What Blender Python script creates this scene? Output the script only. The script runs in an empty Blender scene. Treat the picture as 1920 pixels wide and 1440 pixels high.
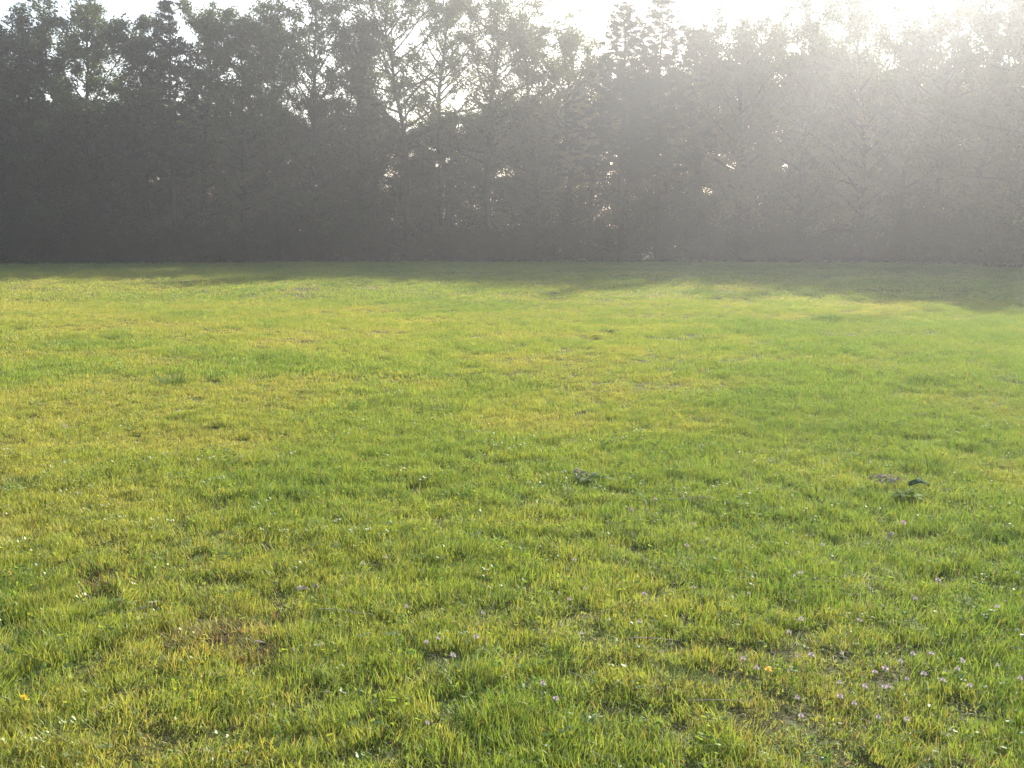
import bpy, math, random
import numpy as np
from mathutils import Vector

SC = bpy.context.scene
COL = SC.collection
rnd = random.Random(7)
R = np.random.RandomState(11)

# ------------------------------------------------------------------ camera
CAM_H = 1.5
F_PX = 1968.0                      # focal length in photo pixels (1920 wide)
PITCH = math.radians(7.64)
cam_d = bpy.data.cameras.new("camera")
cam_d.sensor_width = 36.0
cam_d.lens = 36.0 * F_PX / 1920.0
cam_d.clip_start = 0.05
cam_d.clip_end = 3000.0
cam = bpy.data.objects.new("camera", cam_d)
cam.location = (0, 0, CAM_H)
cam.rotation_euler = (math.radians(90) - PITCH, 0, 0)
COL.objects.link(cam)
SC.camera = cam

# ------------------------------------------------------------------ light
SUN_EL = math.radians(21.5)
SUN_AZ = math.radians(27.0)        # to the right of the view axis (+Y)
world = bpy.data.worlds.new("World")
SC.world = world
world.use_nodes = True
wn = world.node_tree
bg = wn.nodes["Background"]
sky = wn.nodes.new("ShaderNodeTexSky")
sky.sky_type = 'NISHITA'
sky.sun_disc = False
sky.sun_elevation = SUN_EL
sky.sun_rotation = SUN_AZ
sky.altitude = 100
sky.air_density = 1.0
sky.dust_density = 2.5
sky.ozone_density = 1.0
wn.links.new(sky.outputs[0], bg.inputs[0])
bg.inputs[1].default_value = 0.10

sun_d = bpy.data.lights.new("sun", 'SUN')
sun_d.energy = 5.0
sun_d.angle = math.radians(0.5)
sun_d.color = (1.0, 0.94, 0.85)
sun = bpy.data.objects.new("sun", sun_d)
sdir = Vector((math.sin(SUN_AZ) * math.cos(SUN_EL), math.cos(SUN_AZ) * math.cos(SUN_EL), math.sin(SUN_EL)))
sun.rotation_euler = sdir.to_track_quat('Z', 'Y').to_euler()
sun.location = sdir * 60
COL.objects.link(sun)

SC.view_settings.view_transform = 'Standard'
SC.view_settings.look = 'None'
SC.view_settings.gamma = 1.0
SC.view_settings.use_curve_mapping = False
SC.view_settings.exposure = 1.4

SC.render.engine = 'CYCLES'
cy = SC.cycles
cy.max_bounces = 7
cy.diffuse_bounces = 3
cy.glossy_bounces = 2
cy.transmission_bounces = 4
cy.volume_bounces = 0
cy.use_denoising = True
cy.denoiser = 'OPENIMAGEDENOISE'
cy.denoising_input_passes = 'RGB_ALBEDO_NORMAL'
cy.sample_clamp_indirect = 6.0

# ------------------------------------------------------------------ helpers
def tag(o, label=None, cat=None, group=None, kind=None):
    if label: o['label'] = label
    if cat: o['category'] = cat
    if group: o['group'] = group
    if kind: o['kind'] = kind
    return o

def _h(i, j, s):
    n = (i * 374761393 + j * 668265263 + s * 2147483647) & 0xffffffff
    n = ((n ^ (n >> 13)) * 1274126177) & 0xffffffff
    return ((n ^ (n >> 16)) & 0xffff) / 65535.0

def vnoise(x, y, s=0):
    x = np.asarray(x, float); y = np.asarray(y, float)
    xi = np.floor(x).astype(np.int64); yi = np.floor(y).astype(np.int64)
    fx = x - xi; fy = y - yi
    fx = fx * fx * (3 - 2 * fx); fy = fy * fy * (3 - 2 * fy)
    a = _h(xi, yi, s); b = _h(xi + 1, yi, s); c = _h(xi, yi + 1, s); d = _h(xi + 1, yi + 1, s)
    return (a * (1 - fx) + b * fx) * (1 - fy) + (c * (1 - fx) + d * fx) * fy

def fbm(x, y, s=0, o=3):
    v = 0; a = 1; t = 0
    for k in range(o):
        v = v + a * vnoise(x * 2 ** k, y * 2 ** k, s + 17 * k); t += a; a *= .5
    return v / t

def gz(x, y):
    """height of the ground"""
    x = np.asarray(x, float); y = np.asarray(y, float)
    z = 0.10 * (fbm(x / 7.0, y / 7.0, 3, 2) - .5) + 0.05 * (fbm(x / 1.3, y / 1.3, 5, 2) - .5)
    z = z + 0.5 * (fbm(x / 60.0, y / 60.0, 9, 2) - .5) * np.clip((np.hypot(x, y) - 15) / 60, 0, 1)
    return z

def at(px, py):
    """point of the flat field seen at a pixel of the 1920x1440 photo"""
    a = PITCH + math.atan((py - 720) / F_PX)
    y = CAM_H / math.tan(a)
    # horizontal position
    dx = (px - 960) / F_PX
    cy_ = math.cos(PITCH) - (py - 720) / F_PX * math.sin(PITCH)
    x = dx * y / cy_
    z = float(gz(x, y))
    y2 = (CAM_H - z) / math.tan(a)
    x *= y2 / y
    return x, y2, float(gz(x, y2))

def mesh_from(name, V, Fc, smooth=False):
    """V (n,3) array, Fc list of tuples or array (m,k)"""
    me = bpy.data.meshes.new(name)
    V = np.asarray(V, np.float32)
    if isinstance(Fc, np.ndarray):
        k = Fc.shape[1]; m = len(Fc)
        me.vertices.add(len(V)); me.vertices.foreach_set("co", V.ravel())
        me.loops.add(m * k); me.loops.foreach_set("vertex_index", Fc.astype(np.int32).ravel())
        me.polygons.add(m); me.polygons.foreach_set("loop_start", np.arange(0, m * k, k, dtype=np.int32))
        me.update(calc_edges=True)
    else:
        me.from_pydata(V.tolist(), [], [tuple(int(i) for i in f) for f in Fc])
        me.update()
    if smooth:
        me.polygons.foreach_set("use_smooth", np.ones(len(me.polygons), bool))
    return me

def obj(name, me, mat=None, parent=None, loc=(0, 0, 0), rz=0):
    if mat is not None and len(me.materials) == 0:
        me.materials.append(mat)
    o = bpy.data.objects.new(name, me)
    o.location = loc; o.rotation_euler = (0, 0, rz)
    COL.objects.link(o)
    if parent: o.parent = parent
    return o

def empty(name, loc, rz=0):
    o = bpy.data.objects.new(name, None)
    o.empty_display_size = .3
    o.location = loc; o.rotation_euler = (0, 0, rz)
    COL.objects.link(o)
    return o

class MB:
    def __init__(s): s.V = []; s.F = []
    def add(s, V, F):
        b = len(s.V)
        s.V.extend([tuple(v) for v in V]); s.F.extend([tuple(b + i for i in f) for f in F])
    def tube(s, pts, rad, n=5, cap=True):
        pts = [Vector(p) for p in pts]
        b = len(s.V)
        up = Vector((0.31, 0.17, 0.93))
        for i, p in enumerate(pts):
            d = (pts[min(i + 1, len(pts) - 1)] - pts[max(i - 1, 0)])
            if d.length < 1e-9: d = Vector((0, 0, 1))
            d.normalize()
            a = d.cross(up)
            if a.length < .05: a = d.cross(Vector((1, 0, 0)))
            a.normalize(); c = d.cross(a)
            for k in range(n):
                t = 2 * math.pi * k / n
                s.V.append(tuple(p + (a * math.cos(t) + c * math.sin(t)) * rad[i]))
        for i in range(len(pts) - 1):
            for k in range(n):
                k2 = (k + 1) % n
                s.F.append((b + i * n + k, b + i * n + k2, b + (i + 1) * n + k2, b + (i + 1) * n + k))
        if cap:
            s.F.append(tuple(b + (len(pts) - 1) * n + k for k in range(n)))
            s.F.append(tuple(b + k for k in reversed(range(n))))
    def mesh(s, name, smooth=True): return mesh_from(name, s.V, s.F, smooth)

# ------------------------------------------------------------------ materials
def new_mat(name):
    m = bpy.data.materials.new(name); m.use_nodes = True
    nt = m.node_tree; nt.nodes.clear()
    out = nt.nodes.new("ShaderNodeOutputMaterial")
    return m, nt, out

def ramp(nt, fac, stops):
    r = nt.nodes.new("ShaderNodeValToRGB")
    e = r.color_ramp.elements
    e[0].position = stops[0][0]; e[0].color = (*stops[0][1], 1)
    e[1].position = stops[-1][0]; e[1].color = (*stops[-1][1], 1)
    for p, c in stops[1:-1]:
        q = e.new(p); q.color = (*c, 1)
    nt.links.new(fac, r.inputs[0])
    return r.outputs[0]

def noise(nt, vec, scale, detail=3, rough=.6):
    n = nt.nodes.new("ShaderNodeTexNoise")
    n.inputs["Scale"].default_value = scale
    n.inputs["Detail"].default_value = detail
    n.inputs["Roughness"].default_value = rough
    if vec is not None: nt.links.new(vec, n.inputs["Vector"])
    return n.outputs["Fac"]

def math_n(nt, op, a, b, clamp=False):
    n = nt.nodes.new("ShaderNodeMath"); n.operation = op; n.use_clamp = clamp
    for i, v in enumerate((a, b)):
        if isinstance(v, (int, float)): n.inputs[i].default_value = v
        else: nt.links.new(v, n.inputs[i])
    return n.outputs[0]

def mixc(nt, fac, a, b, mode='MIX'):
    n = nt.nodes.new("ShaderNodeMix"); n.data_type = 'RGBA'; n.blend_type = mode
    if isinstance(fac, (int, float)): n.inputs[0].default_value = fac
    else: nt.links.new(fac, n.inputs[0])
    for i, v in ((6, a), (7, b)):
        if isinstance(v, tuple): n.inputs[i].default_value = (*v, 1)
        else: nt.links.new(v, n.inputs[i])
    return n.outputs[2]

def leaf_shader(nt, out, colour, transl=0.5, tr_tint=(1.1, 1.0, .6), gloss=0.06, rough=.45):
    d = nt.nodes.new("ShaderNodeBsdfDiffuse"); t = nt.nodes.new("ShaderNodeBsdfTranslucent")
    g = nt.nodes.new("ShaderNodeBsdfGlossy"); g.inputs["Roughness"].default_value = rough
    g.inputs["Color"].default_value = (.9, .9, .9, 1)
    m1 = nt.nodes.new("ShaderNodeMixShader"); m2 = nt.nodes.new("ShaderNodeMixShader")
    nt.links.new(colour, d.inputs[0])
    tc = mixc(nt, 1.0, colour, tr_tint, 'MULTIPLY')
    nt.links.new(tc, t.inputs[0])
    m1.inputs[0].default_value = transl
    nt.links.new(d.outputs[0], m1.inputs[1]); nt.links.new(t.outputs[0], m1.inputs[2])
    m2.inputs[0].default_value = gloss
    nt.links.new(m1.outputs[0], m2.inputs[1]); nt.links.new(g.outputs[0], m2.inputs[2])
    nt.links.new(m2.outputs[0], out.inputs[0])

def flat_leaf_mat(name, c1, c2, scale=30, transl=.45, gloss=.06, tint=(1.1, 1.0, .6)):
    m, nt, out = new_mat(name)
    geo = nt.nodes.new("ShaderNodeNewGeometry")
    f = noise(nt, geo.outputs["Position"], scale, 3)
    c = ramp(nt, f, [(.3, c1), (.7, c2)])
    leaf_shader(nt, out, c, transl, tint, gloss, .75)
    return m

# grass: colour follows drifts in the meadow (world position) and the tuft's own tint
def grass_mat():
    m, nt, out = new_mat("grass_blades")
    geo = nt.nodes.new("ShaderNodeNewGeometry")
    at_ = nt.nodes.new("ShaderNodeAttribute"); at_.attribute_type = 'INSTANCER'; at_.attribute_name = "tint"
    dr = nt.nodes.new("ShaderNodeAttribute"); dr.attribute_type = 'INSTANCER'; dr.attribute_name = "dry"
    bl = nt.nodes.new("ShaderNodeAttribute"); bl.attribute_type = 'GEOMETRY'; bl.attribute_name = "blade"
    n1 = noise(nt, geo.outputs["Position"], .35, 3)
    n2 = noise(nt, geo.outputs["Position"], 1.7, 3)
    s = math_n(nt, 'ADD', math_n(nt, 'ADD', math_n(nt, 'MULTIPLY', n1, .20), .085), math_n(nt, 'MULTIPLY', n2, .18))
    s = math_n(nt, 'ADD', s, math_n(nt, 'MULTIPLY', at_.outputs["Fac"], .34))
    s = math_n(nt, 'ADD', s, math_n(nt, 'MULTIPLY', bl.outputs["Fac"], .24))
    c = ramp(nt, s, [(.28, (.090, .195, .040)), (.45, (.165, .275, .050)), (.62, (.255, .325, .066)), (.80, (.350, .385, .100))])
    dry = ramp(nt, bl.outputs["Fac"], [(0, (.20, .13, .05)), (1, (.42, .33, .16))])
    thr = math_n(nt, 'GREATER_THAN', math_n(nt, 'ADD', math_n(nt, 'FRACT', math_n(nt, 'MULTIPLY', bl.outputs["Fac"], 37.7), 0), dr.outputs["Fac"]), 1.0)
    c = mixc(nt, thr, c, dry)
    leaf_shader(nt, out, c, .55, (1.3, 1.05, .6), .035, .5)
    return m

def ground_mat():
    m, nt, out = new_mat("meadow_ground")
    geo = nt.nodes.new("ShaderNodeNewGeometry")
    n1 = noise(nt, geo.outputs["Position"], .5, 4)
    n2 = noise(nt, geo.outputs["Position"], 22, 4, .7)
    c1 = ramp(nt, noise(nt, geo.outputs["Position"], 90, 3, .7), [(.35, (.060, .050, .020)), (.5, (.075, .085, .024)), (.65, (.20, .17, .085))])
    c2 = ramp(nt, n2, [(.35, (.035, .026, .015)), (.6, (.10, .11, .03))])
    c = mixc(nt, .5, c1, c2)
    p = nt.nodes.new("ShaderNodeBsdfPrincipled")
    p.inputs["Roughness"].default_value = 1; p.inputs["Specular IOR Level"].default_value = .1
    nt.links.new(c, p.inputs["Base Color"])
    b = nt.nodes.new("ShaderNodeBump"); b.inputs["Strength"].default_value = .8; b.inputs["Distance"].default_value = .03
    nt.links.new(n2, b.inputs["Height"]); nt.links.new(b.outputs[0], p.inputs["Normal"])
    nt.links.new(p.outputs[0], out.inputs[0])
    return m

def crown_mat(name, stops, transl=.35):
    m, nt, out = new_mat(name)
    geo = nt.nodes.new("ShaderNodeNewGeometry")
    oi = nt.nodes.new("ShaderNodeObjectInfo")
    n1 = noise(nt, geo.outputs["Position"], .55, 3)
    n2 = noise(nt, geo.outputs["Position"], 6, 2)
    s = math_n(nt, 'ADD', math_n(nt, 'MULTIPLY', n1, .5), math_n(nt, 'MULTIPLY', n2, .3))
    s = math_n(nt, 'ADD', s, math_n(nt, 'MULTIPLY', oi.outputs["Random"], .25))
    c = ramp(nt, s, stops)
    leaf_shader(nt, out, c, transl, (1.2, 1.1, .6), .04, .5)
    return m

def bark_mat(name, a, b):
    m, nt, out = new_mat(name)
    tc = nt.nodes.new("ShaderNodeTexCoord")
    mp = nt.nodes.new("ShaderNodeMapping"); mp.inputs["Scale"].default_value = (1, 1, .25)
    nt.links.new(tc.outputs["Object"], mp.inputs["Vector"])
    f = noise(nt, mp.outputs[0], 14, 5, .7)
    c = ramp(nt, f, [(.3, a), (.7, b)])
    p = nt.nodes.new("ShaderNodeBsdfPrincipled"); p.inputs["Roughness"].default_value = .95
    p.inputs["Specular IOR Level"].default_value = .15
    nt.links.new(c, p.inputs["Base Color"])
    bm = nt.nodes.new("ShaderNodeBump"); bm.inputs["Strength"].default_value = .6; bm.inputs["Distance"].default_value = .02
    nt.links.new(f, bm.inputs["Height"]); nt.links.new(bm.outputs[0], p.inputs["Normal"])
    nt.links.new(p.outputs[0], out.inputs[0])
    return m

M = {}
M['grass'] = grass_mat()
M['ground'] = ground_mat()
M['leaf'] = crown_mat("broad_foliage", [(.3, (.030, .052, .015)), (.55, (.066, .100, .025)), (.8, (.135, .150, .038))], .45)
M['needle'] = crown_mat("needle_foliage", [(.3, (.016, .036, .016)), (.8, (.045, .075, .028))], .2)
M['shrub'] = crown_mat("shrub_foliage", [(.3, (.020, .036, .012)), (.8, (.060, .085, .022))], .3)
M['bark'] = bark_mat("bark", (.045, .048, .028), (.095, .098, .060))
M['straw'] = flat_leaf_mat("pale_straw", (.30, .25, .20), (.55, .50, .46), 60, .2, .05, (1, .95, .9))
M['clover'] = flat_leaf_mat("clover_petals", (.40, .30, .34), (.62, .54, .58), 90, .2, .05, (1, .9, .95))
M['pink'] = flat_leaf_mat("pink_petals", (.50, .20, .42), (.70, .42, .62), 90, .35, .03, (1, .8, 1))
M['yellow'] = flat_leaf_mat("yellow_petals", (.75, .50, .02), (.85, .65, .04), 90, .35, .03, (1, .9, .5))
M['stem'] = flat_leaf_mat("green_stem", (.08, .14, .02), (.14, .20, .04), 40, .2)
M['weed'] = flat_leaf_mat("weed_leaf", (.075, .150, .022), (.13, .21, .032), 25, .5, .015, (1.2, 1.05, .4))
M['weeddark'] = flat_leaf_mat("dark_weed_leaf", (.03, .075, .025), (.055, .12, .035), 25, .15, .03)
M['dead'] = flat_leaf_mat("dead_stalk", (.13, .075, .045), (.24, .16, .10), 50, .15)
M['deadleaf'] = flat_leaf_mat("withered_leaf", (.22, .18, .14), (.48, .43, .39), 40, .2, .03, (1, .9, .8))
M['darktuft'] = flat_leaf_mat("dark_tuft_blade", (.060, .120, .024), (.120, .190, .036), 30, .45)
M['brown'] = flat_leaf_mat("brown_tuft_blade", (.16, .14, .04), (.27, .23, .07), 30, .45)
M['soil'] = bark_mat("soil", (.022, .018, .009), (.070, .050, .022))

# ------------------------------------------------------------------ the ground
def build_ground():
    n = 480
    t = np.linspace(-1, 1, n)
    k = 5.0
    s = np.sinh(k * t) / math.sinh(k) * 400
    X, Y = np.meshgrid(s, s + 6.0)
    Z = gz(X, Y)
    V = np.stack([X.ravel(), Y.ravel(), Z.ravel()], 1)
    i = np.arange(n - 1)
    I, J = np.meshgrid(i, i)
    a = (J * n + I).ravel()
    F = np.stack([a, a + 1, a + n + 1, a + n], 1)
    o = obj("ground", mesh_from("ground", V, F, True), M['ground'])
    tag(o, kind='structure')
build_ground()

# ------------------------------------------------------------------ grass
def blade_mesh(name, n, radius, hmin, hmax, w, seg, lean, seed, leafy=0):
    r = np.random.RandomState(seed)
    Vs = []; Fs = []; att = []
    def push(v, f, c):
        b = len(Vs); Vs.extend(v); Fs.extend([tuple(b + i for i in q) for q in f]); att.extend([c] * len(v))
    for _ in range(n):
        a = r.uniform(0, 2 * math.pi); q = radius * math.sqrt(r.uniform())
        bx, by = q * math.cos(a), q * math.sin(a)
        h = r.uniform(hmin, hmax) * (1 - .35 * (q / radius) ** 2)
        az = r.uniform(0, 2 * math.pi)
        ln = lean * r.uniform(.15, 1.0) ** 1.3
        ww = w * r.uniform(.7, 1.3)
        ya = az + math.pi / 2 + r.normal(0, .9)
        c = r.uniform()
        v = []; 
        for k in range(seg + 1):
            t = k / seg
            off = h * ln * t ** 2
            zz = h * (t - .45 * min(ln, 1.2) * t ** 2.4) - .004
            x = bx + off * math.cos(az); y = by + off * math.sin(az)
            wk = ww * (1 - t ** 1.6) * .5
            if k == seg: v.append((x, y, zz))
            else:
                v.append((x - wk * math.cos(ya), y - wk * math.sin(ya), zz))
                v.append((x + wk * math.cos(ya), y + wk * math.sin(ya), zz))
        f = [(2 * k, 2 * k + 1, 2 * k + 3, 2 * k + 2) for k in range(seg - 1)]
        f.append((2 * seg - 2, 2 * seg - 1, 2 * seg))
        push(v, f, c)
    for _ in range(leafy):       # little round clover leaves low in the sward
        a = r.uniform(0, 2 * math.pi); q = radius * math.sqrt(r.uniform())
        cx, cy_ = q * math.cos(a), q * math.sin(a); hz = r.uniform(.35, .75) * hmax
        c = r.uniform(0, .5)
        for j in range(3):
            aa = a + j * 2.1; rr = .0045 * r.uniform(.7, 1.3)
            ox, oy = cx + rr * math.cos(aa), cy_ + rr * math.sin(aa)
            tl = r.uniform(-1.2, 1.2)
            v = [(ox + rr * math.cos(u), oy + rr * math.sin(u), hz + rr * math.cos(u) * tl) for u in np.linspace(0, 2 * math.pi, 6, endpoint=False)]
            push(v, [(0, 1, 2, 3, 4, 5)], c)
    me = mesh_from(name, Vs, Fs)
    at_ = me.attributes.new("blade", 'FLOAT', 'POINT')
    at_.data.foreach_set("value", np.array(att, np.float32))
    me.materials.append(M['grass'])
    return me

def scatter(name, pts, rot, scale, idx, tint, dry, variants, label):
    """one 'stuff' object: tufts instanced on hand-distributed points by geometry nodes"""
    src = bpy.data.collections.new(name + "_kinds")
    for k, me in enumerate(variants):
        src.objects.link(bpy.data.objects.new("%s_kind_%02d" % (name, k), me))
    me = bpy.data.meshes.new(name)
    me.vertices.add(len(pts)); me.vertices.foreach_set("co", np.asarray(pts, np.float32).ravel())
    for nm, ty, dat, key in (("rot", 'FLOAT_VECTOR', rot, "vector"), ("scl", 'FLOAT_VECTOR', scale, "vector"),
                             ("pick", 'INT', idx, "value"), ("tint", 'FLOAT', tint, "value"), ("dry", 'FLOAT', dry, "value")):
        a = me.attributes.new(nm, ty, 'POINT')
        a.data.foreach_set(key, np.asarray(dat, np.int32 if ty == 'INT' else np.float32).ravel())
    me.update()
    o = obj(name, me)
    ng = bpy.data.node_groups.new(name + "_nodes", 'GeometryNodeTree')
    ng.interface.new_socket("Geometry", in_out='INPUT', socket_type='NodeSocketGeometry')
    ng.interface.new_socket("Geometry", in_out='OUTPUT', socket_type='NodeSocketGeometry')
    N = ng.nodes; L = ng.links
    gi = N.new('NodeGroupInput'); go = N.new('NodeGroupOutput')
    ci = N.new('GeometryNodeCollectionInfo'); ci.inputs['Collection'].default_value = src
    ci.inputs['Separate Children'].default_value = True; ci.inputs['Reset Children'].default_value = True
    ip = N.new('GeometryNodeInstanceOnPoints')
    def na(n, t):
        a = N.new('GeometryNodeInputNamedAttribute'); a.data_type = t; a.inputs['Name'].default_value = n
        return a.outputs['Attribute']
    L.new(gi.outputs[0], ip.inputs['Points']); L.new(ci.outputs[0], ip.inputs['Instance'])
    ip.inputs['Pick Instance'].default_value = True
    L.new(na("pick", 'INT'), ip.inputs['Instance Index'])
    er = N.new('FunctionNodeEulerToRotation'); L.new(na("rot", 'FLOAT_VECTOR'), er.inputs[0])
    L.new(er.outputs[0], ip.inputs['Rotation']); L.new(na("scl", 'FLOAT_VECTOR'), ip.inputs['Scale'])
    L.new(ip.outputs[0], go.inputs[0])
    md = o.modifiers.new("scatter", 'NODES'); md.node_group = ng
    tag(o, label, 'grass', kind='stuff')
    return o

def sector(n_per_m2, y0, y1, k=.64, m=2.5):
    w = k * y1 + m
    n = int(n_per_m2 * (y1 - y0) * 2 * w)
    x = R.uniform(-w, w, n); y = R.uniform(y0, y1, n)
    ok = np.abs(x) < k * y + m
    return x[ok], y[ok]

# bare or trodden spots (photo pixel, radius in m)
SPOTS = [(395, 1195, .22), (470, 1225, .12), (195, 1080, .18), (430, 890, .10), (680, 868, .12)]
SPOTW = [(at(a, b), r_) for a, b, r_ in SPOTS]

def zone(name, dens, y0, y1, variants, smin, smax, label, bare=True):
    x, y = sector(dens, max(.8, y0 * (.72 if y0 > 2 else 1)), y1 * (1.3 if y1 < 60 else 1))
    soft = y * (1 + R.normal(0, .09, len(y)))              # the kinds of tuft mingle where they meet
    ok = ((soft >= y0) | (y0 < 2)) & ((soft < y1) | (y1 > 60))
    x, y = x[ok], y[ok]
    tall = fbm(x / 1.1, y / 1.1, 21, 3)             # lush drifts and thin drifts
    big = fbm(x / 6.0, y / 6.0, 33, 2)
    keep = R.uniform(size=len(x)) < np.clip(1.5 * tall + .7, .9, 1)
    side = np.clip(x / (np.abs(y) * .49 + .1), -1, 1)
    sc = (smin + (smax - smin) * np.clip((tall - .28) * 2.1, 0, 1)) * R.uniform(.8, 1.2, len(x))
    dry = .035 + .10 * np.clip((.5 - tall) * 4, 0, 1)
    tint = np.clip(.40 + (big - .5) * .9 - .30 * side + R.normal(0, .18, len(x)) - (tall - .5) * 1.0, 0, 1)
    for (px, py, _), r_ in SPOTW:
        d = np.hypot((x - px), (y - py) * .8) / r_
        keep &= ~((d < 1) & (R.uniform(size=len(x)) < .8 * (1.15 - d)))
        m = d < 1.7
        dry[m] += .22 * (1 - d[m] / 1.7)
    x, y, sc, dry, tint = x[keep], y[keep], sc[keep], dry[keep], tint[keep]
    n = len(x)
    pts = np.stack([x, y, gz(x, y)], 1)
    rot = np.stack([R.normal(0, .2, n), R.normal(0, .2, n), R.uniform(0, 6.283, n)], 1)
    scl = np.stack([R.uniform(.85, 1.2, n), R.uniform(.85, 1.2, n), np.ones(n)], 1)
    scl[:, 2] = sc
    scl[:, :2] *= np.clip(sc, .7, 1.2)[:, None] ** .5
    idx = R.randint(0, len(variants), n)
    print(name, n)
    return scatter(name, pts, rot, scl, idx, tint, dry, variants, label)

nearv = [blade_mesh("near_tuft_%d" % k, 125, .085, .028, .082, .0027, 4, l, 100 + k, lf)
         for k, (l, lf) in enumerate([(.7, 0), (1.3, 0), (1.0, 4), (1.8, 0), (.5, 0), (1.1, 6), (1.5, 0)])]
midv = [blade_mesh("mid_tuft_%d" % k, 110, .17, .028, .078, .0050, 3, l, 200 + k, lf)
        for k, (l, lf) in enumerate([(.5, 2), (.9, 3), (.7, 0), (1.1, 0), (.4, 0)])]
farv = [blade_mesh("far_tuft_%d" % k, 120, .50, .035, .085, .016, 2, l, 300 + k)
        for k, l in enumerate([.5, .9, .7, 1.1])]
zone("meadow_grass", 175, 1.2, 10, nearv, .80, 1.3, "short yellow-green meadow grass filling the foreground of the field")
zone("meadow_grass", 52, 10, 27, midv, .72, 1.3, "sunlit short meadow grass across the middle of the field")
zone("meadow_grass", 7, 27, 92, farv, .7, 1.2, "far meadow grass running into the shade of the wood")

lowv = [blade_mesh("low_tuft_%d" % k, 60, .10, .018, .034, .0042, 3, l, 400 + k) for k, l in enumerate([1.6, 2.4, 3.0])]
zone("meadow_thatch", 75, 1.2, 14, lowv, .8, 1.1, "low flattened blades matting the ground between the grass")

# ------------------------------------------------------------------ trees
def leaves_mesh(name, C, rad, per, size, asp, seed, flat=1.0, mat=None):
    """leaf-sized quads spread in clumps round the points C"""
    r = np.random.RandomState(seed)
    C = np.asarray(C); rad = np.asarray(rad)
    n = len(C) * per
    cc = np.repeat(C, per, 0); rr = np.repeat(rad, per)[:, None]
    u = r.normal(size=(n, 3)); u /= np.linalg.norm(u, axis=1)[:, None]
    p = cc + u * rr * (r.uniform(size=(n, 1)) ** .45) * np.array([1, 1, flat])
    nrm = r.normal(size=(n, 3)) + np.array([0, 0, .7]); nrm /= np.linalg.norm(nrm, axis=1)[:, None]
    t = r.normal(size=(n, 3)); a = np.cross(nrm, t); a /= np.linalg.norm(a, axis=1)[:, None]
    b = np.cross(nrm, a)
    s = size * r.uniform(.65, 1.35, size=(n, 1))
    a = a * s * .5; b = b * s * .5 * asp
    V = np.empty((n, 4, 3)); V[:, 0] = p - a; V[:, 1] = p - b * .9; V[:, 2] = p + a; V[:, 3] = p + b * .9
    F = np.arange(n * 4).reshape(n, 4)
    return mesh_from(name, V.reshape(-1, 3), F)

def broad_tree(seed, H, W, low=.18, per=58, limbs=24, clump=.62, airy=False, size=.17):
    """returns trunk, branches and crown meshes"""
    r = random.Random(seed)
    tr = MB(); br = MB(); C = []; Rd = []
    n = 9; top = H * .93
    pts = []; x = y = 0; lx, ly = r.uniform(-.03, .03), r.uniform(-.03, .03)
    for i in range(n + 1):
        t = i / n
        pts.append(Vector((x, y, t * top - .05)))
        bend = .5 if airy else .22
        x += lx * top / n + r.uniform(-bend, bend) * (t > .25); y += ly * top / n + r.uniform(-bend, bend) * (t > .25)
    r0 = .0125 * H + .04
    tr.tube(pts, [r0 * (1.25 if i == 0 else 1) * (1 - .9 * (i / n)) + .01 for i in range(n + 1)], 7)
    def trunk_at(z):
        f = max(0, min(.999, z / top)) * n; i = int(f)
        return pts[i].lerp(pts[i + 1], f - i)
    prof = lambda t: (math.sin(math.pi * min(1, max(0, (t * .80 + .13)))) ** .6)
    for k in range(limbs):
        t = (k + r.uniform(0, .8)) / limbs
        z = H * (low + (.90 - low) * t)
        az = k * 2.399 + r.uniform(-.5, .5)
        L = W * .5 * prof(t) * r.uniform(.6, 1.25) * (1 + .35 * t)
        el = math.radians(r.uniform(0, 35) + 30 * t)
        p = trunk_at(z); d = Vector((math.cos(az) * math.cos(el), math.sin(az) * math.cos(el), math.sin(el)))
        path = [p.copy()]
        m = 5
        for j in range(m):
            d = (d + Vector((r.uniform(-.3, .3), r.uniform(-.3, .3), r.uniform(-.12, .22)))).normalized()
            p = p + d * L / m; path.append(p.copy())
        rr = r0 * (.42 - .25 * t)
        br.tube(path, [rr * (1 - .8 * j / m) for j in range(m + 1)], 5)
        C.append(path[-1]); Rd.append(clump * r.uniform(.8, 1.2))
        if not airy:
            C.append(path[-2]); Rd.append(clump * r.uniform(.8, 1.2))
        for j in range(1 if not airy else 2, m + 1):
            for q in range(2):
                base = path[j - 1].lerp(path[j], r.random())
                sd = (d + Vector((r.uniform(-1.2, 1.2), r.uniform(-1.2, 1.2), r.uniform(-.6, .9)))).normalized()
                sl = r.uniform(.5, 1.2) * max(.7, L * .33)
                mid = base + sd * sl * .5 + Vector((0, 0, r.uniform(0, .12)))
                tip = base + sd * sl
                br.tube([base, mid, tip], [rr * .3 + .006, rr * .2 + .005, .006], 3)
                C.append(tip); Rd.append(clump * r.uniform(.6, 1.15))
                if not airy and r.random() < .55:
                    C.append(mid); Rd.append(clump * r.uniform(.5, .9))
    for k in range(4 if airy else 6):             # leader shoots at the top
        a = r.uniform(0, 6.28)
        tip = pts[-1] + Vector((math.cos(a) * r.uniform(0, .09) * W, math.sin(a) * r.uniform(0, .09) * W, r.uniform(-.02, .065) * H))
        br.tube([pts[-2], pts[-1].lerp(tip, .4), tip], [.03, .02, .008], 3)
        C.append(tip); Rd.append(clump * r.uniform(.5, .8))
    crown = leaves_mesh("crown", [tuple(c) for c in C], Rd, per, size, .62, seed + 5, .8)
    return tr.mesh("trunk"), br.mesh("branches"), crown

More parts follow.
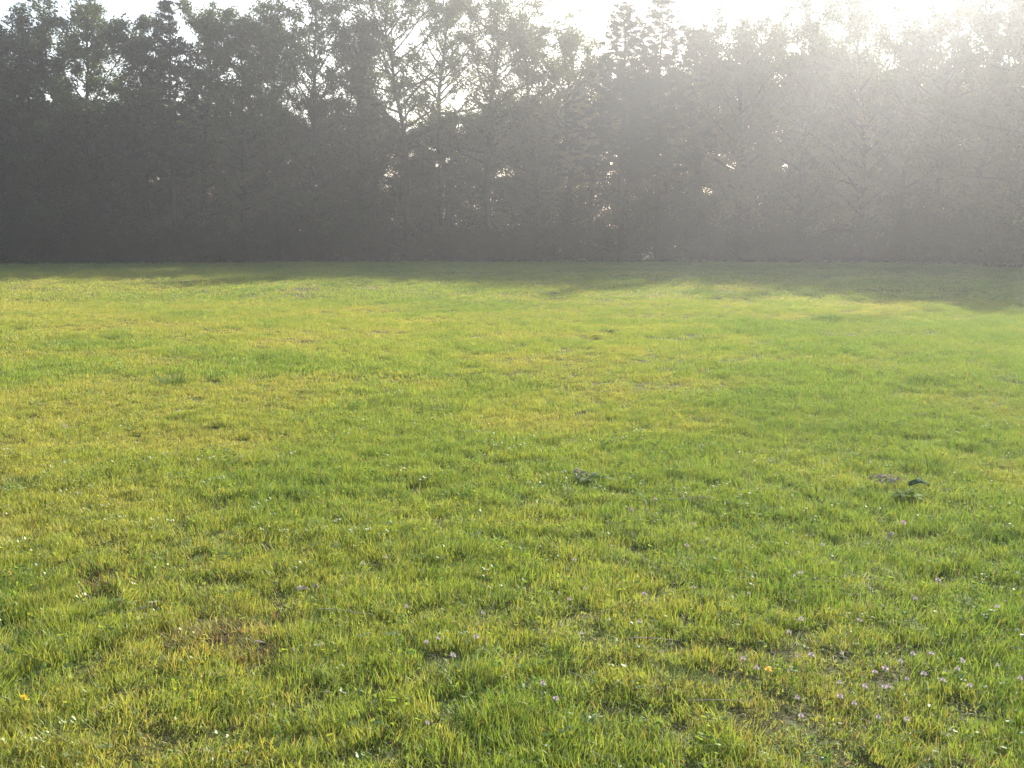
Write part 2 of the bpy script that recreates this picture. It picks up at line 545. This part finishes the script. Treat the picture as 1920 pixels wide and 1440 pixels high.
def pine_tree(seed, H, W, per=75, step=.62, low=.35, round_=False):
    r = random.Random(seed)
    tr = MB(); br = MB(); C = []; Rd = []
    tr.tube([(r.uniform(-.06, .06) * i * .5, r.uniform(-.06, .06) * i * .5, i / 8 * H - .05) for i in range(9)],
            [(.011 * H + .04) * (1 - .93 * i / 8) + .01 for i in range(9)], 7)
    z = H * low
    while z < H * .985:
        t = (z - H * low) / (H * (1 - low))
        env = (1 - t) ** .75 if not round_ else math.sqrt(max(0.02, 1 - (t * .98) ** 2.2)) * (.7 + .3 * t)
        nb = r.choice((5, 6, 7)); a0 = r.uniform(0, 6.28)
        for k in range(nb):
            a = a0 + k * 6.283 / nb + r.uniform(-.25, .25)
            L = W * .5 * env * r.uniform(.65, 1.15) + .18
            up = r.uniform(-.05, .22) + .35 * t
            p0 = Vector((0, 0, z + r.uniform(-.12, .12))); path = [p0]
            for j in range(1, 5):
                q = j / 4
                path.append(p0 + Vector((math.cos(a) * L * q, math.sin(a) * L * q, L * (up * q + .18 * q * q - .12 * math.sin(q * 3.1)))))
            br.tube(path, [.035 * (1 - t) * (1 - .8 * j / 4) + .007 for j in range(5)], 4)
            m = max(2, int(L / .34))
            for j in range(m):
                q = .3 + .7 * (j + r.uniform(0, .9)) / m
                q = min(q, 1); f = q * 4; i = min(3, int(f))
                c = path[i].lerp(path[i + 1], f - i)
                w = .16 * L
                C.append((c.x + r.uniform(-w, w), c.y + r.uniform(-w, w), c.z + r.uniform(-.04, .12))); Rd.append(r.uniform(.22, .40))
        z += step * r.uniform(.8, 1.25) * (1 - .35 * t)
    C.append((0, 0, H)); Rd.append(.2)
    crown = leaves_mesh("crown", C, Rd, per, .17, .35, seed + 5, .45)
    return tr.mesh("trunk"), br.mesh("branches"), crown

def place_tree(name, meshes, x, y, rz, label, cat, group, leafmat, hide_z=.06):
    root = empty(name, (x, y, float(gz(x, y)) - .02), rz)
    tag(root, label, cat, group)
    obj("trunk", meshes[0], M['bark'], root); obj("branches", meshes[1], M['bark'], root)
    obj("crown", meshes[2], leafmat, root)
    return root

def copy_tree(root, x, y, rz, s, label, group, zs=None):
    c = root.copy(); COL.objects.link(c)
    c.location = (x, y, float(gz(x, y)) - .02); c.rotation_euler = (0, 0, rz); c.scale = (s, s, zs or s)
    c['label'] = label; c['group'] = group
    for ch in root.children:
        k = ch.copy(); COL.objects.link(k); k.parent = c
    return c

EDGE = [(-500, 58), (0, 68), (400, 74), (800, 80), (1100, 80), (1400, 77), (1650, 72), (1800, 66), (1940, 55), (2150, 47), (2500, 38)]
def edge_y(px):
    return float(np.interp(px, [e[0] for e in EDGE], [e[1] for e in EDGE]))
def wx(px, y):
    return (px - 960) / F_PX * y * 1.0
def top_h(py, y):
    return CAM_H + y * math.tan(math.atan((720 - py) / F_PX) - PITCH)

# kind, photo x, top y, crown width px, extra depth, label
FRONT = [
 ('b', -95, 30, 150, 0, "broadleaf tree cut by the left edge of the wood"),
 ('b', 12, 48, 110, 1, "low rounded dark tree first at the left end of the skyline"),
 ('b', 92, 22, 105, 0, "dark tree with two small pointed tips, second from the left"),
 ('b', 196, -8, 140, 1, "tall broad tree with pale sunlit crown near the left end"),
 ('b', 285, 30, 90, 0, "low dark rounded tree right of the pale tall broad crown"),
 ('p', 335, 4, 80, -.8, "slim pointed conifer poking from the left part of the skyline"),
 ('b', 388, 2, 105, 1, "domed dark tree beside the slim pointed conifer at left"),
 ('b', 462, 22, 110, 0, "lower tree with gappy top between two taller domes at left"),
 ('b', 590, -22, 175, 1, "largest wide domed tree left of the centre, sky behind its right shoulder"),
 ('b', 524, 26, 90, 2, "narrow leafy tree under the left shoulder of the widest dome"),
 ('b', 678, 32, 100, 0, "shorter tree at the dip in the skyline left of the open crowns"),
 ('a', 768, -32, 150, 0, "tall open crown with crooked bare limbs against the sky"),
 ('a', 846, -18, 120, 2, "tall gappy tree in the middle of three open crowns"),
 ('a', 918, -2, 120, 0, "gappy tree on the right side of the open crowns"),
 ('b', 1004, 24, 100, 1, "rounded tree with loose outline just right of the open crowns"),
 ('a', 1066, 50, 75, 0, "low lacy tree at the bright dip left of the two pines"),
 ('p', 1163, 6, 130, -1.2, "broad pointed pine, left one of the two on the skyline"),
 ('p', 1230, -14, 115, -1, "tall slender pine with layered boughs, right one of the two"),
 ('b', 1298, 24, 70, 0, "small-topped tree directly right of the tall slender pine"),
 ('b', 1376, 40, 140, 0, "flat-topped wide tree in the hazy stretch right of the pines"),
 ('b', 1490, 30, 130, 1, "hazy tree with bristly top between flat-topped and domed ones"),
 ('b', 1610, 8, 155, 0, "big hazy dome left of the lacy tree near the right end"),
 ('a', 1748, 2, 130, 1, "thin lacy tree whose crown lets the sky through near the right end"),
 ('b', 1676, 60, 110, 0, "lower hazy tree under the shoulder of the big dome at right"),
 ('b', 1822, 30, 120, 0, "pale washed-out tree between the lacy one and the right edge"),
 ('b', 1912, -22, 150, 1, "brightest sun-veiled tree at the right end of the wood"),
 ('b', 2030, -10, 160, 0, "hazy tree just past the right end of the wood"),
 ('b', 2160, -30, 190, 0, "tree of the wood's near corner beyond the right edge"),
]
proto = []
for i, (kd, px, py, wpx, dd, lab) in enumerate(FRONT):
    y = edge_y(px) + dd; x = wx(px, y); H = top_h(py, y); W = wpx / F_PX * y * 1.18
    if kd == 'p':
        ms = pine_tree(500 + i, H, W * 1.6); mt = M['needle']; nm, ct = "pine_tree", "pine"
    elif kd == 'a':
        ms = broad_tree(500 + i, H * 1.01, W * 1.75, .36, 46, 38, .62, True, .20); mt = M['leaf']; nm, ct = "broadleaf_tree", "tree"
    else:
        ms = broad_tree(500 + i, H * 1.0, W * 1.45, .10, 46, 36, .62, False, .20); mt = M['leaf']; nm, ct = "broadleaf_tree", "tree"
    o = place_tree(nm, ms, x, y, 0, lab, ct, "trees along the front of the wood", mt)
    if kd == 'b': proto.append((o, H))

# inner rows of the wood, lower where the photo shows sky through it
GAP = [(-600, .84), (0, .64), (150, .70), (330, .66), (480, .62), (560, .68), (700, .62), (790, .55), (860, .64), (960, .70), (1060, .68), (1120, .76), (1300, .86), (2400, .86)]
def third(q):
    return (", left of the open crowns" if q < 700 else ", around the open crowns and pines" if q < 1280 else ", in the bright hazy right stretch")
row_label = ["dark second-rank tree between the front crowns", "dark tree deepest in the wood"]
for row, (off, stp) in enumerate(((4.5, 72), (9.5, 100))):
    px = -260 + row * 40
    while px < 2150:
        q = px + rnd.uniform(-18, 18)
        y = edge_y(q) + off + rnd.uniform(-1, 1)
        hh = float(np.interp(q, [g[0] for g in GAP], [g[1] for g in GAP])) * rnd.uniform(.92, 1.05) - row * .04
        want = top_h(5, edge_y(q)) * hh
        p, H = rnd.choice(proto)
        s = want / H
        copy_tree(p, wx(q, y), y, rnd.uniform(0, 6.28), max(s * 1.15, .95), row_label[row] + third(q), "inner trees of the wood, rank %s" % ("two" if row == 0 else "three"), s)
        px += stp

# undergrowth
def shrub_meshes(seed, H, W):
    r = random.Random(seed); br = MB(); C = []; Rd = []
    for k in range(15):
        a = k * 2.4 + r.uniform(-.4, .4); L = W * .5 * r.uniform(.35, 1); h = H * r.uniform(.45, 1)
        p0 = Vector((math.cos(a) * .1, math.sin(a) * .1, -.03)); p2 = Vector((math.cos(a) * L, math.sin(a) * L, h))
        p1 = Vector((math.cos(a) * L * .35, math.sin(a) * L * .35, h * .55))
        br.tube([p0, p1, p2], [.035, .022, .008], 4)
        for q in (.06, .14, .25, .36, .45, .6, .75, .9, 1):
            c = p0.lerp(p1, q * 2) if q < .5 else p1.lerp(p2, q * 2 - 1)
            C.append(tuple(c + Vector((r.uniform(-.35, .35), r.uniform(-.35, .35), r.uniform(-.2, .25))))); Rd.append(r.uniform(.4, .65))
    return br.mesh("stems"), leaves_mesh("foliage", C, Rd, 34, .15, .65, seed, .85)
sh = []
for k in range(5):
    a, b = shrub_meshes(900 + k, [3.4, 4.2, 2.6, 3.8, 5.0][k], [4.4, 4.0, 3.8, 5.0, 4.2][k])
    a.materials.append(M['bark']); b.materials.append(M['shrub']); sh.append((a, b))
px = -300
while px < 2200:
    y = edge_y(px) - rnd.uniform(.3, 2.0); x = wx(px, y)
    o = empty("shrub", (x, y, float(gz(x, y)) - .02), rnd.uniform(0, 6.28))
    s = rnd.uniform(.8, 1.25); o.scale = (s, s, s * rnd.uniform(.85, 1.15))
    tag(o, "dark leafy shrub at the shaded foot of the wood" + third(px), "shrub", "shrubs along the foot of the wood")
    a, b = rnd.choice(sh)
    obj("stems", a, None, o); obj("foliage", b, None, o)
    px += rnd.uniform(42, 62)
# rough fringe of nettles and long grass where the field meets the wood
def fringe():
    C = []; Rd = []
    for px in np.arange(-400, 2300, 5):
        for k in range(3):
            q = px + R.uniform(-4, 4); y = edge_y(q) - R.uniform(-1.5, 3.4) * R.uniform(.3, 1); x = wx(q, y)
            h = R.uniform(.1, .75) * (.4 + 1.1 * float(vnoise(x / 2.5, y / 2.5, 71)))
            C.append((x, y, float(gz(x, y)) + h * .6)); Rd.append(.12 + h * .55)
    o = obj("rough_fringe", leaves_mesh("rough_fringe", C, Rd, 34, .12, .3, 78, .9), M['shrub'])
    tag(o, "rough fringe of nettles and long grass where field meets wood", "rough grass", kind='stuff')
fringe()
# ferns, brambles and saplings inside the wood: one uncountable mass
def understorey():
    C = []; Rd = []
    for px in np.arange(-400, 2300, 9):
        for k in range(14):
            q = px + R.uniform(-6, 6); y = edge_y(q) + R.uniform(1.5, 13); x = wx(q, y)
            C.append((x, y, float(gz(x, y)) + (R.uniform(.1, 8.5) * R.uniform(.35, 1) if k < 9 else R.uniform(.1, 2.6)))); Rd.append(R.uniform(.6, 1.2))
    me = leaves_mesh("understorey", C, Rd, 42, .30, .65, 77, .9)
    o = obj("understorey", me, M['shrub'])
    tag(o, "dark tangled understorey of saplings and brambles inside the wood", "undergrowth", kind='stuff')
understorey()

# ------------------------------------------------------------------ small plants and litter on the meadow
def rosette(n, L, W, up, seed, fold=.15, ragged=0):
    """long leaves spreading from one root; returns a list of leaf meshes"""
    r = random.Random(seed); out = []
    for k in range(n):
        a = k * 2.4 + r.uniform(-.3, .3); l = L * r.uniform(.7, 1.15); w = W * r.uniform(.8, 1.15)
        u = up * r.uniform(.6, 1.3); V = []; F = []
        for i in range(7):
            t = i / 6; ww = w * .5 * (math.sin(math.pi * (t * .9 + .06)) ** .8) * (1 + ragged * (.5 if i % 2 else -.5))
            z = l * (u * t - (.55 * u + .15) * t * t) + .012
            d = l * t * .92 + .004
            wob = r.uniform(-.1, .1) * w
            for s in (-1, 0, 1):
                V.append((d * math.cos(a) - s * ww * math.sin(a), d * math.sin(a) + s * ww * math.cos(a), z + abs(s) * ww * fold + wob * s * .3))
        for i in range(6):
            for s in (0, 1):
                b = i * 3 + s; F.append((b, b + 1, b + 4, b + 3))
        out.append(mesh_from("leaf", V, F, True))
    return out

def plant(name, px, py, leaves, mats, label, cat, group=None, rz=0, lift=.015):
    x, y, z = at(px, py)
    o = empty(name, (x, y, z + lift), rz)
    tag(o, label, cat, group)
    for i, l in enumerate(leaves):
        obj("leaf", l, mats[i % len(mats)], o)
    return o

plant("dock_plant", 1704, 942, rosette(11, .13, .040, .62, 1), [M['weed'], M['weed'], M['stem']],
      "bright yellow-green broad-leaved weed beside the big dark leaf", "weed")
# one big dark arched leaf
def big_leaf():
    x, y, z = at(1722, 926); V = []; F = []
    for i in range(9):
        t = i / 8; ww = .034 * (math.sin(math.pi * (t * .92 + .05)) ** .6)
        for s in (-1, 0, 1):
            V.append((-.065 + t * .13, s * ww + .004 * math.sin(i * 2.1), .070 + .030 * math.sin(math.pi * t) - abs(s) * .022 - .010 * t))
    for i in range(8):
        for s in (0, 1):
            b = i * 3 + s; F.append((b, b + 1, b + 4, b + 3))
    o = empty("dock_leaf", (x, y, z)); tag(o, "big dark green arched leaf standing above the bright weed", "leaf")
    obj("blade", mesh_from("blade", V, F, True), M['weeddark'], o)
    mb = MB(); mb.tube([(0, 0, -.01), (-.03, 0, .04), (-.064, 0, .070)], [.003, .0025, .002], 5)
    obj("stalk", mb.mesh("stalk"), M['weed'], o)
big_leaf()

def withered(px, py, n, size, seed, label):
    r = random.Random(seed); x, y, z = at(px, py)
    o = empty("withered_leaves", (x, y, z + .02)); tag(o, label, "dead leaves")
    for k in range(n):
        a = r.uniform(0, 6.28); L = size * r.uniform(.6, 1.2); w = L * r.uniform(.16, .34)
        cx, cy_, cz = r.uniform(-1, 1) * size * .8, r.uniform(-1, 1) * size * .5, .02 + k * .004
        V = []; F = []
        for i in range(6):
            t = i / 5; ww = w * .5 * math.sin(math.pi * (t * .9 + .07)) ; cu = r.uniform(.2, .9)
            for s in (-1, 0, 1):
                V.append((cx + (t - .5) * L * math.cos(a) - s * ww * math.sin(a), cy_ + (t - .5) * L * math.sin(a) + s * ww * math.cos(a),
                          cz + .03 * math.sin(math.pi * t) * cu + abs(s) * ww * cu))
        for i in range(5):
            for s in (0, 1):
                b = i * 3 + s; F.append((b, b + 1, b + 4, b + 3))
        obj("leaf", mesh_from("leaf", V, F, True), M['deadleaf'], o)
withered(1660, 918, 10, .10, 5, "heap of pale curled withered leaves left of the big dark leaf")
withered(1092, 905, 6, .085, 6, "pale withered leaves on the low weed in the middle of the meadow")
withered(1665, 1025 + 0, 4, .05, 16, "few small pale shrivelled leaves right of the lower centre")
withered(575, 1128, 4, .06, 17, "few shrivelled pale leaves on the grass at lower left")
plant("broadleaf_weed", 1108, 908, rosette(10, .15, .035, .5, 2), [M['weed'], M['darktuft']],
      "low spreading weed with narrow leaves in the middle of the meadow", "weed")
plant("broadleaf_weed", 1142, 628, rosette(9, .20, .05, .6, 3), [M['weed'], M['stem'], M['darktuft']],
      "lone leafy weed far out in the meadow below the haze", "weed")
plant("broadleaf_weed", 1122, 634, rosette(7, .14, .045, .5, 31), [M['darktuft'], M['weed']],
      "smaller dark weed left of the lone leafy weed far out", "weed")

def tuft(px, py, n, rad, h, seed, mat, label, lean=.9, w=.004, name="grass_tuft", soil=False):
    r = random.Random(seed); V = []; F = []
    for k in range(n):
        a = r.uniform(0, 6.28); q = rad * math.sqrt(r.random()); bx, by = q * math.cos(a), q * math.sin(a)
        hh = h * r.uniform(.5, 1.1); az = a + r.uniform(-.8, .8); ln = lean * r.uniform(.2, 1); ya = az + 1.57 + r.uniform(-.7, .7)
        b = len(V)
        for i in range(5):
            t = i / 4; off = hh * ln * t * t; wk = w * .5 * (1 - t ** 1.7) + .0003
            X = bx + off * math.cos(az); Y = by + off * math.sin(az); Z = hh * (t - .4 * ln * t ** 2.4) - .01
            V += [(X - wk * math.cos(ya), Y - wk * math.sin(ya), Z), (X + wk * math.cos(ya), Y + wk * math.sin(ya), Z)]
        F += [(b + 2 * i, b + 2 * i + 1, b + 2 * i + 3, b + 2 * i + 2) for i in range(4)]
    x, y, z = at(px, py)
    if not soil:
        o = obj(name, mesh_from(name, V, F), mat, None, (x, y, z)); tag(o, label, "grass tuft"); return o
    o = empty(name, (x, y, z)); tag(o, label, "bare patch")
    obj("blades", mesh_from("blades", V, F), mat, o)
    m = 14; V2 = []; F2 = []
    for j in range(6):
        for i in range(m):
            t = 6.283 * i / m; rr = rad * 1.05 * j / 5 * (1 + .25 * math.sin(3 * t + seed) + .12 * math.sin(5 * t))
            V2.append((rr * math.cos(t), rr * math.sin(t) * 1.1, .012 * (1 - (j / 5) ** 2) + r.uniform(-.006, .006) - .004))
    for j in range(5):
        for i in range(m):
            i2 = (i + 1) % m; F2.append((j * m + i, j * m + i2, (j + 1) * m + i2, (j + 1) * m + i))
    obj("soil", mesh_from("soil", V2, F2, True), M['soil'], o)
    return o

tuft(400, 1196, 420, .17, .060, 41, M['brown'], "largest bare brown spot with trodden grass at lower left", 1.3, .0035, "bare_patch", True)
tuft(470, 1226, 170, .09, .055, 42, M['brown'], "dark hollow joining the right end of the largest bare spot", 1.3, .0035, "bare_patch", True)
tuft(195, 1080, 300, .14, .055, 43, M['brown'], "faint reddish bare spot above the largest one", 1.3, .0035, "bare_patch", True)
TUFTS = [
 (1740, 886, 200, .15, .12, 'darktuft', "tall dark tuft above the big dark leaf"),
 (1640, 935, 100, .10, .09, 'darktuft', "dark tuft just left of the pale withered leaves"),
 (1552, 603, 300, .30, .20, 'darktuft', "lone dark tuft far out on the hazy right of the meadow"),
 (330, 722, 240, .20, .15, 'darktuft', "lone dark tuft at the left of the mid meadow"),
 (1420, 975, 110, .15, .09, 'darktuft', "dark tuft right of the purple blossoms in the middle"),
 (1300, 1300, 90, .12, .09, 'darktuft', "dark lush tuft at the bottom right of the middle"),
 (1880, 1020, 200, .22, .11, 'darktuft', "dark green clump at the right edge"),
 (1780, 1060, 120, .17, .09, 'darktuft', "dark green clump left of the one at the right edge"),
 (40, 918, 200, .14, .11, 'darktuft', "small dark tuft near the left edge"),
 (660, 770, 160, .14, .11, 'darktuft', "small dark tuft in the mid meadow left of centre"),
 (842, 775, 160, .14, .12, 'darktuft', "small dark tuft in the mid meadow near the centre"),
 (725, 935, 110, .14, .09, 'darktuft', "dark tuft left of centre in the near meadow"),
 (1330, 640, 200, .25, .14, 'darktuft', "faint tuft far out right of the lone leafy weed"),
 (870, 1280, 80, .13, .09, 'darktuft', "dark tuft in the bottom middle"),
 (30, 1235, 110, .13, .11, 'darktuft', "dark leaning tuft at the lower left edge"),
 (1735, 720, 220, .22, .13, 'darktuft', "dark tuft high on the right of the meadow"),
]
for k, (px, py, n, rad, h, mt, lab) in enumerate(TUFTS):
    tuft(px, py, n, rad, h, 60 + k, M[mt], lab, .8, .0045)

def blossom_mesh(seed, r0, h, mat, petals=26):
    """round head of little petals on a stem"""
    r = random.Random(seed); V = []; F = []
    for k in range(petals):
        a = k * 2.4; e = math.radians(-25 + 105 * (k / petals)); d = Vector((math.cos(a) * math.cos(e), math.sin(a) * math.cos(e), math.sin(e)))
        s = d.cross(Vector((0, 0, 1))).normalized() * r0 * .27
        b = len(V); base = Vector((0, 0, h)) + d * r0 * .25; tip = Vector((0, 0, h)) + d * r0 * r.uniform(.9, 1.15)
        mid = base.lerp(tip, .6)
        V += [tuple(base), tuple(mid - s), tuple(tip), tuple(mid + s)]; F.append((b, b + 1, b + 2, b + 3))
    me = mesh_from("blossom", V, F)
    me.materials.append(mat)
    mb = MB(); mb.tube([(0, 0, -.01), (r.uniform(-.004, .004), .002, h * .5), (0, 0, h)], [.0011, .001, .0008], 4)
    st = mb.mesh("stem"); st.materials.append(M['stem'])
    return me, st
BL = [blossom_mesh(k, .0085 + .001 * (k % 3), .062 + .01 * (k % 4), M['clover']) for k in range(6)]
BLP = [(1745, 1228), (1793, 1263), (1658, 1267), (1638, 1279), (1577, 1227), (1520, 1235), (1493, 1232), (1418, 1260), (1730, 1277),
 (1698, 1292), (1573, 1283), (1620, 1295), (1600, 1322), (1493, 1317), (1573, 1320), (1655, 1308), (1665, 1290), (1803, 1248), (1868, 1250),
 (1910, 1280), (1815, 1300), (1765, 1295), (1710, 1228), (1687, 1247), (1542, 1025), (1500, 1082), (1500, 1173), (1610, 1180), (1715, 1126),
 (1867, 1145), (1403, 1117), (1300, 1110), (1287, 1033), (1478, 1202), (1393, 1237), (1757, 1095), (1645, 1348), (1698, 1358), (1500, 1357),
 (1198, 1183), (1090, 1190), (850, 1237), (822, 1200), (905, 1157), (682, 1068), (723, 1060), (1068, 1127), (763, 1145), (1097, 1107),
 (1208, 1122), (1018, 1295), (800, 1222), (1077, 1052), (893, 1202), (802, 1358), (1042, 1318), (1228, 945), (1212, 968), (1300, 985)]
def blossom(px, py, pair, label, cat, group, name, s=1.0):
    # aim at the head, a little above the sward
    x, y, z = at(px, py + 1968 * .06 / max(2.5, at(px, py)[1]) * .9)
    o = empty(name, (x, y, z), rnd.uniform(0, 6.28)); o.scale = (s, s, 1)
    tag(o, label, cat, group)
    b = obj("blossom", pair[0], None, o); obj("stem", pair[1], None, o)
    b.rotation_euler = (0, 0, rnd.uniform(0, 6))
    return o
for k, (px, py) in enumerate(BLP):
    where = ("of the loose cluster in the lower right grass" if px > 1380 and py > 1190 else "on the right, above the loose cluster" if px > 1250
             else "in the grass left of the bottom centre" if px < 960 else "in the grass just right of the bottom centre")
    blossom(px, py, BL[k % 6], "tiny pinkish-white clover blossom " + where, "clover blossom", "clover blossoms in the near grass", "clover_blossom", rnd.uniform(.8, 1.25))
YB = blossom_mesh(77, .012, .075, M['yellow']); PB = blossom_mesh(78, .013, .07, M['pink'])
blossom(1439, 1265, YB, "single yellow flower low at the right of the foreground", "flower", None, "yellow_flower", 1.1)
blossom(48, 1318, YB, "single yellow flower in the lower left corner", "flower", None, "yellow_flower", .9)
blossom(1693, 986, PB, "small purple blossom below the bright broad-leaved weed", "flower", None, "purple_blossom", 1.2)
blossom(1184, 962, PB, "small purple blossom near the middle of the meadow", "flower", None, "purple_blossom", .9)
blossom(122, 804, PB, "small purple blossom on the left of the mid meadow", "flower", None, "purple_blossom", 1.2)

def stalk(px, py, h, lean, az, mat, label, name="dry_stalk", r0=.0014, head=False, lift=0.0):
    x, y, z = at(px, py); mb = MB()
    pts = []
    for i in range(6):
        t = i / 5; off = h * lean * (t + .4 * t * t)
        pts.append((off * math.cos(az), off * math.sin(az), h * (t - .12 * lean * t * t) * (1 if lean < 1.2 else .25) + lift - .01 * (1 - t)))
    mb.tube(pts, [r0 * (1 - .6 * i / 5) for i in range(6)], 4)
    if head:
        a, b = Vector(pts[-2]), Vector(pts[-1]); d = (b - a).normalized()
        mb.tube([b, b + d * .012, b + d * .035, b + d * .05], [.001, .0035, .003, .0008], 5)
    o = obj(name, mb.mesh(name), mat, None, (x, y, z)); tag(o, label, "stalk"); return o
stalk(513, 1118, .10, .08, 0, M['dead'], "thin dark upright stem left of the middle foreground", head=True)
stalk(960, 872, .16, .12, 0.3, M['dead'], "thin dark upright stem in the middle of the meadow", head=True)
stalk(1537, 975, .15, .1, 3, M['dead'], "thin dark upright stem right of the purple blossoms", head=True)
stalk(1522, 935, .17, .2, 2.8, M['dead'], "tall fine stem leaning left in the right of the meadow")
stalk(500, 1262, .075, .35, 0.2, M['dead'], "short reddish-brown broken twig by the bare spot", r0=.003)
stalk(600, 1160, .17, 1.3, 5.6, M['straw'], "long pale straw lying across the lower left grass", r0=.0016, lift=.05)
stalk(1250, 950, .14, 1.3, 5.9, M['straw'], "pale straw lying right of the middle of the meadow", r0=.003, lift=.05)
stalk(1180, 1215, .11, 1.3, 5.7, M['straw'], "pale straw lying in the middle foreground", r0=.0018, lift=.05)
stalk(225, 1170, .07, 1.3, .3, M['straw'], "short pale straw lying at the lower left", r0=.0022, lift=.05)
stalk(480, 1228, .04, 1.3, 5.4, M['clover'], "short pinkish-white stick at the right end of the bare spot", "pale_stick", r0=.0035, lift=.06)
stalk(20, 1290, .12, .9, 5.4, M['stem'], "green stem leaning across the lower left corner")
stalk(1290, 1336, .11, 1.3, 5.9, M['straw'], "pale straw arched in the bottom middle right", r0=.0016, lift=.05)

# scattered pale bits: cut grass, plus sun glints given as pale slivers; uncountable
def litter():
    V = []; F = []
    def bits(n, y0, y1, L0, w0):
        x, y = sector(n, y0, y1, .56, .6)
        side = x / (y * .49)
        d = fbm(x / .8, y / .8, 51, 3)
        keep = R.uniform(size=len(x)) < np.clip((d - .42) * 3.2, .05, 1) * np.clip(.62 + .38 * side, .2, 1)
        x, y = x[keep], y[keep]; z = gz(x, y)
        for i in range(len(x)):
            a = R.uniform(0, 6.28); L = L0 * R.uniform(.4, 1.5) ** 1.5; w = w0 * R.uniform(.6, 1.5)
            tl = R.uniform(-.5, .5); zz = z[i] + R.uniform(.030, .065); cu = R.uniform(0, .35)
            b = len(V); ca, sa = math.cos(a), math.sin(a); tw = R.uniform(-.8, .8)
            for t in (-1, 0, 1):
                cxp = x[i] + ca * t * L * .5; cyp = y[i] + sa * t * L * .5; cz = zz + t * L * .5 * tl - cu * L * .3 * t * t
                V.append((cxp - sa * w * .5, cyp + ca * w * .5, cz - w * .5 * tw)); V.append((cxp + sa * w * .5, cyp - ca * w * .5, cz + w * .5 * tw))
            F.append((b, b + 1, b + 3, b + 2)); F.append((b + 2, b + 3, b + 5, b + 4))
    bits(60, 1.5, 7, .011, .0028)
    bits(40, 7, 18, .014, .0045)
    bits(6, 18, 36, .025, .010)
    print("bits", len(F) // 2)
    o = obj("straw_and_glints", mesh_from("straw_and_glints", V, F), M['straw'])
    tag(o, "pale bits of cut dry grass and painted glints scattered over the green sward", "straw", kind='stuff')
litter()

# ------------------------------------------------------------------ haze, added to stand in for the sun's glare in the lens
def haze():
    m = bpy.data.materials.new("haze"); m.use_nodes = True
    nt = m.node_tree; nt.nodes.clear()
    out = nt.nodes.new("ShaderNodeOutputMaterial")
    v = nt.nodes.new("ShaderNodeVolumePrincipled")
    v.inputs["Color"].default_value = (.92, .94, .97, 1)
    v.inputs["Density"].default_value = .0013
    v.inputs["Anisotropy"].default_value = .67
    nt.links.new(v.outputs[0], out.inputs["Volume"])
    mb = MB()
    x, y0, y1, z0, z1 = 420, -420, 430, -2.0, 25.0
    V = [(-x, y0, z0), (x, y0, z0), (x, y1, z0), (-x, y1, z0), (-x, y0, z1), (x, y0, z1), (x, y1, z1), (-x, y1, z1)]
    F = [(0, 3, 2, 1), (4, 5, 6, 7), (0, 1, 5, 4), (1, 2, 6, 5), (2, 3, 7, 6), (3, 0, 4, 7)]
    o = obj("haze", mesh_from("haze", V, F), m)
    tag(o, "pale veil of haze standing in for lens glare before the wood", "haze", kind='stuff')
haze()
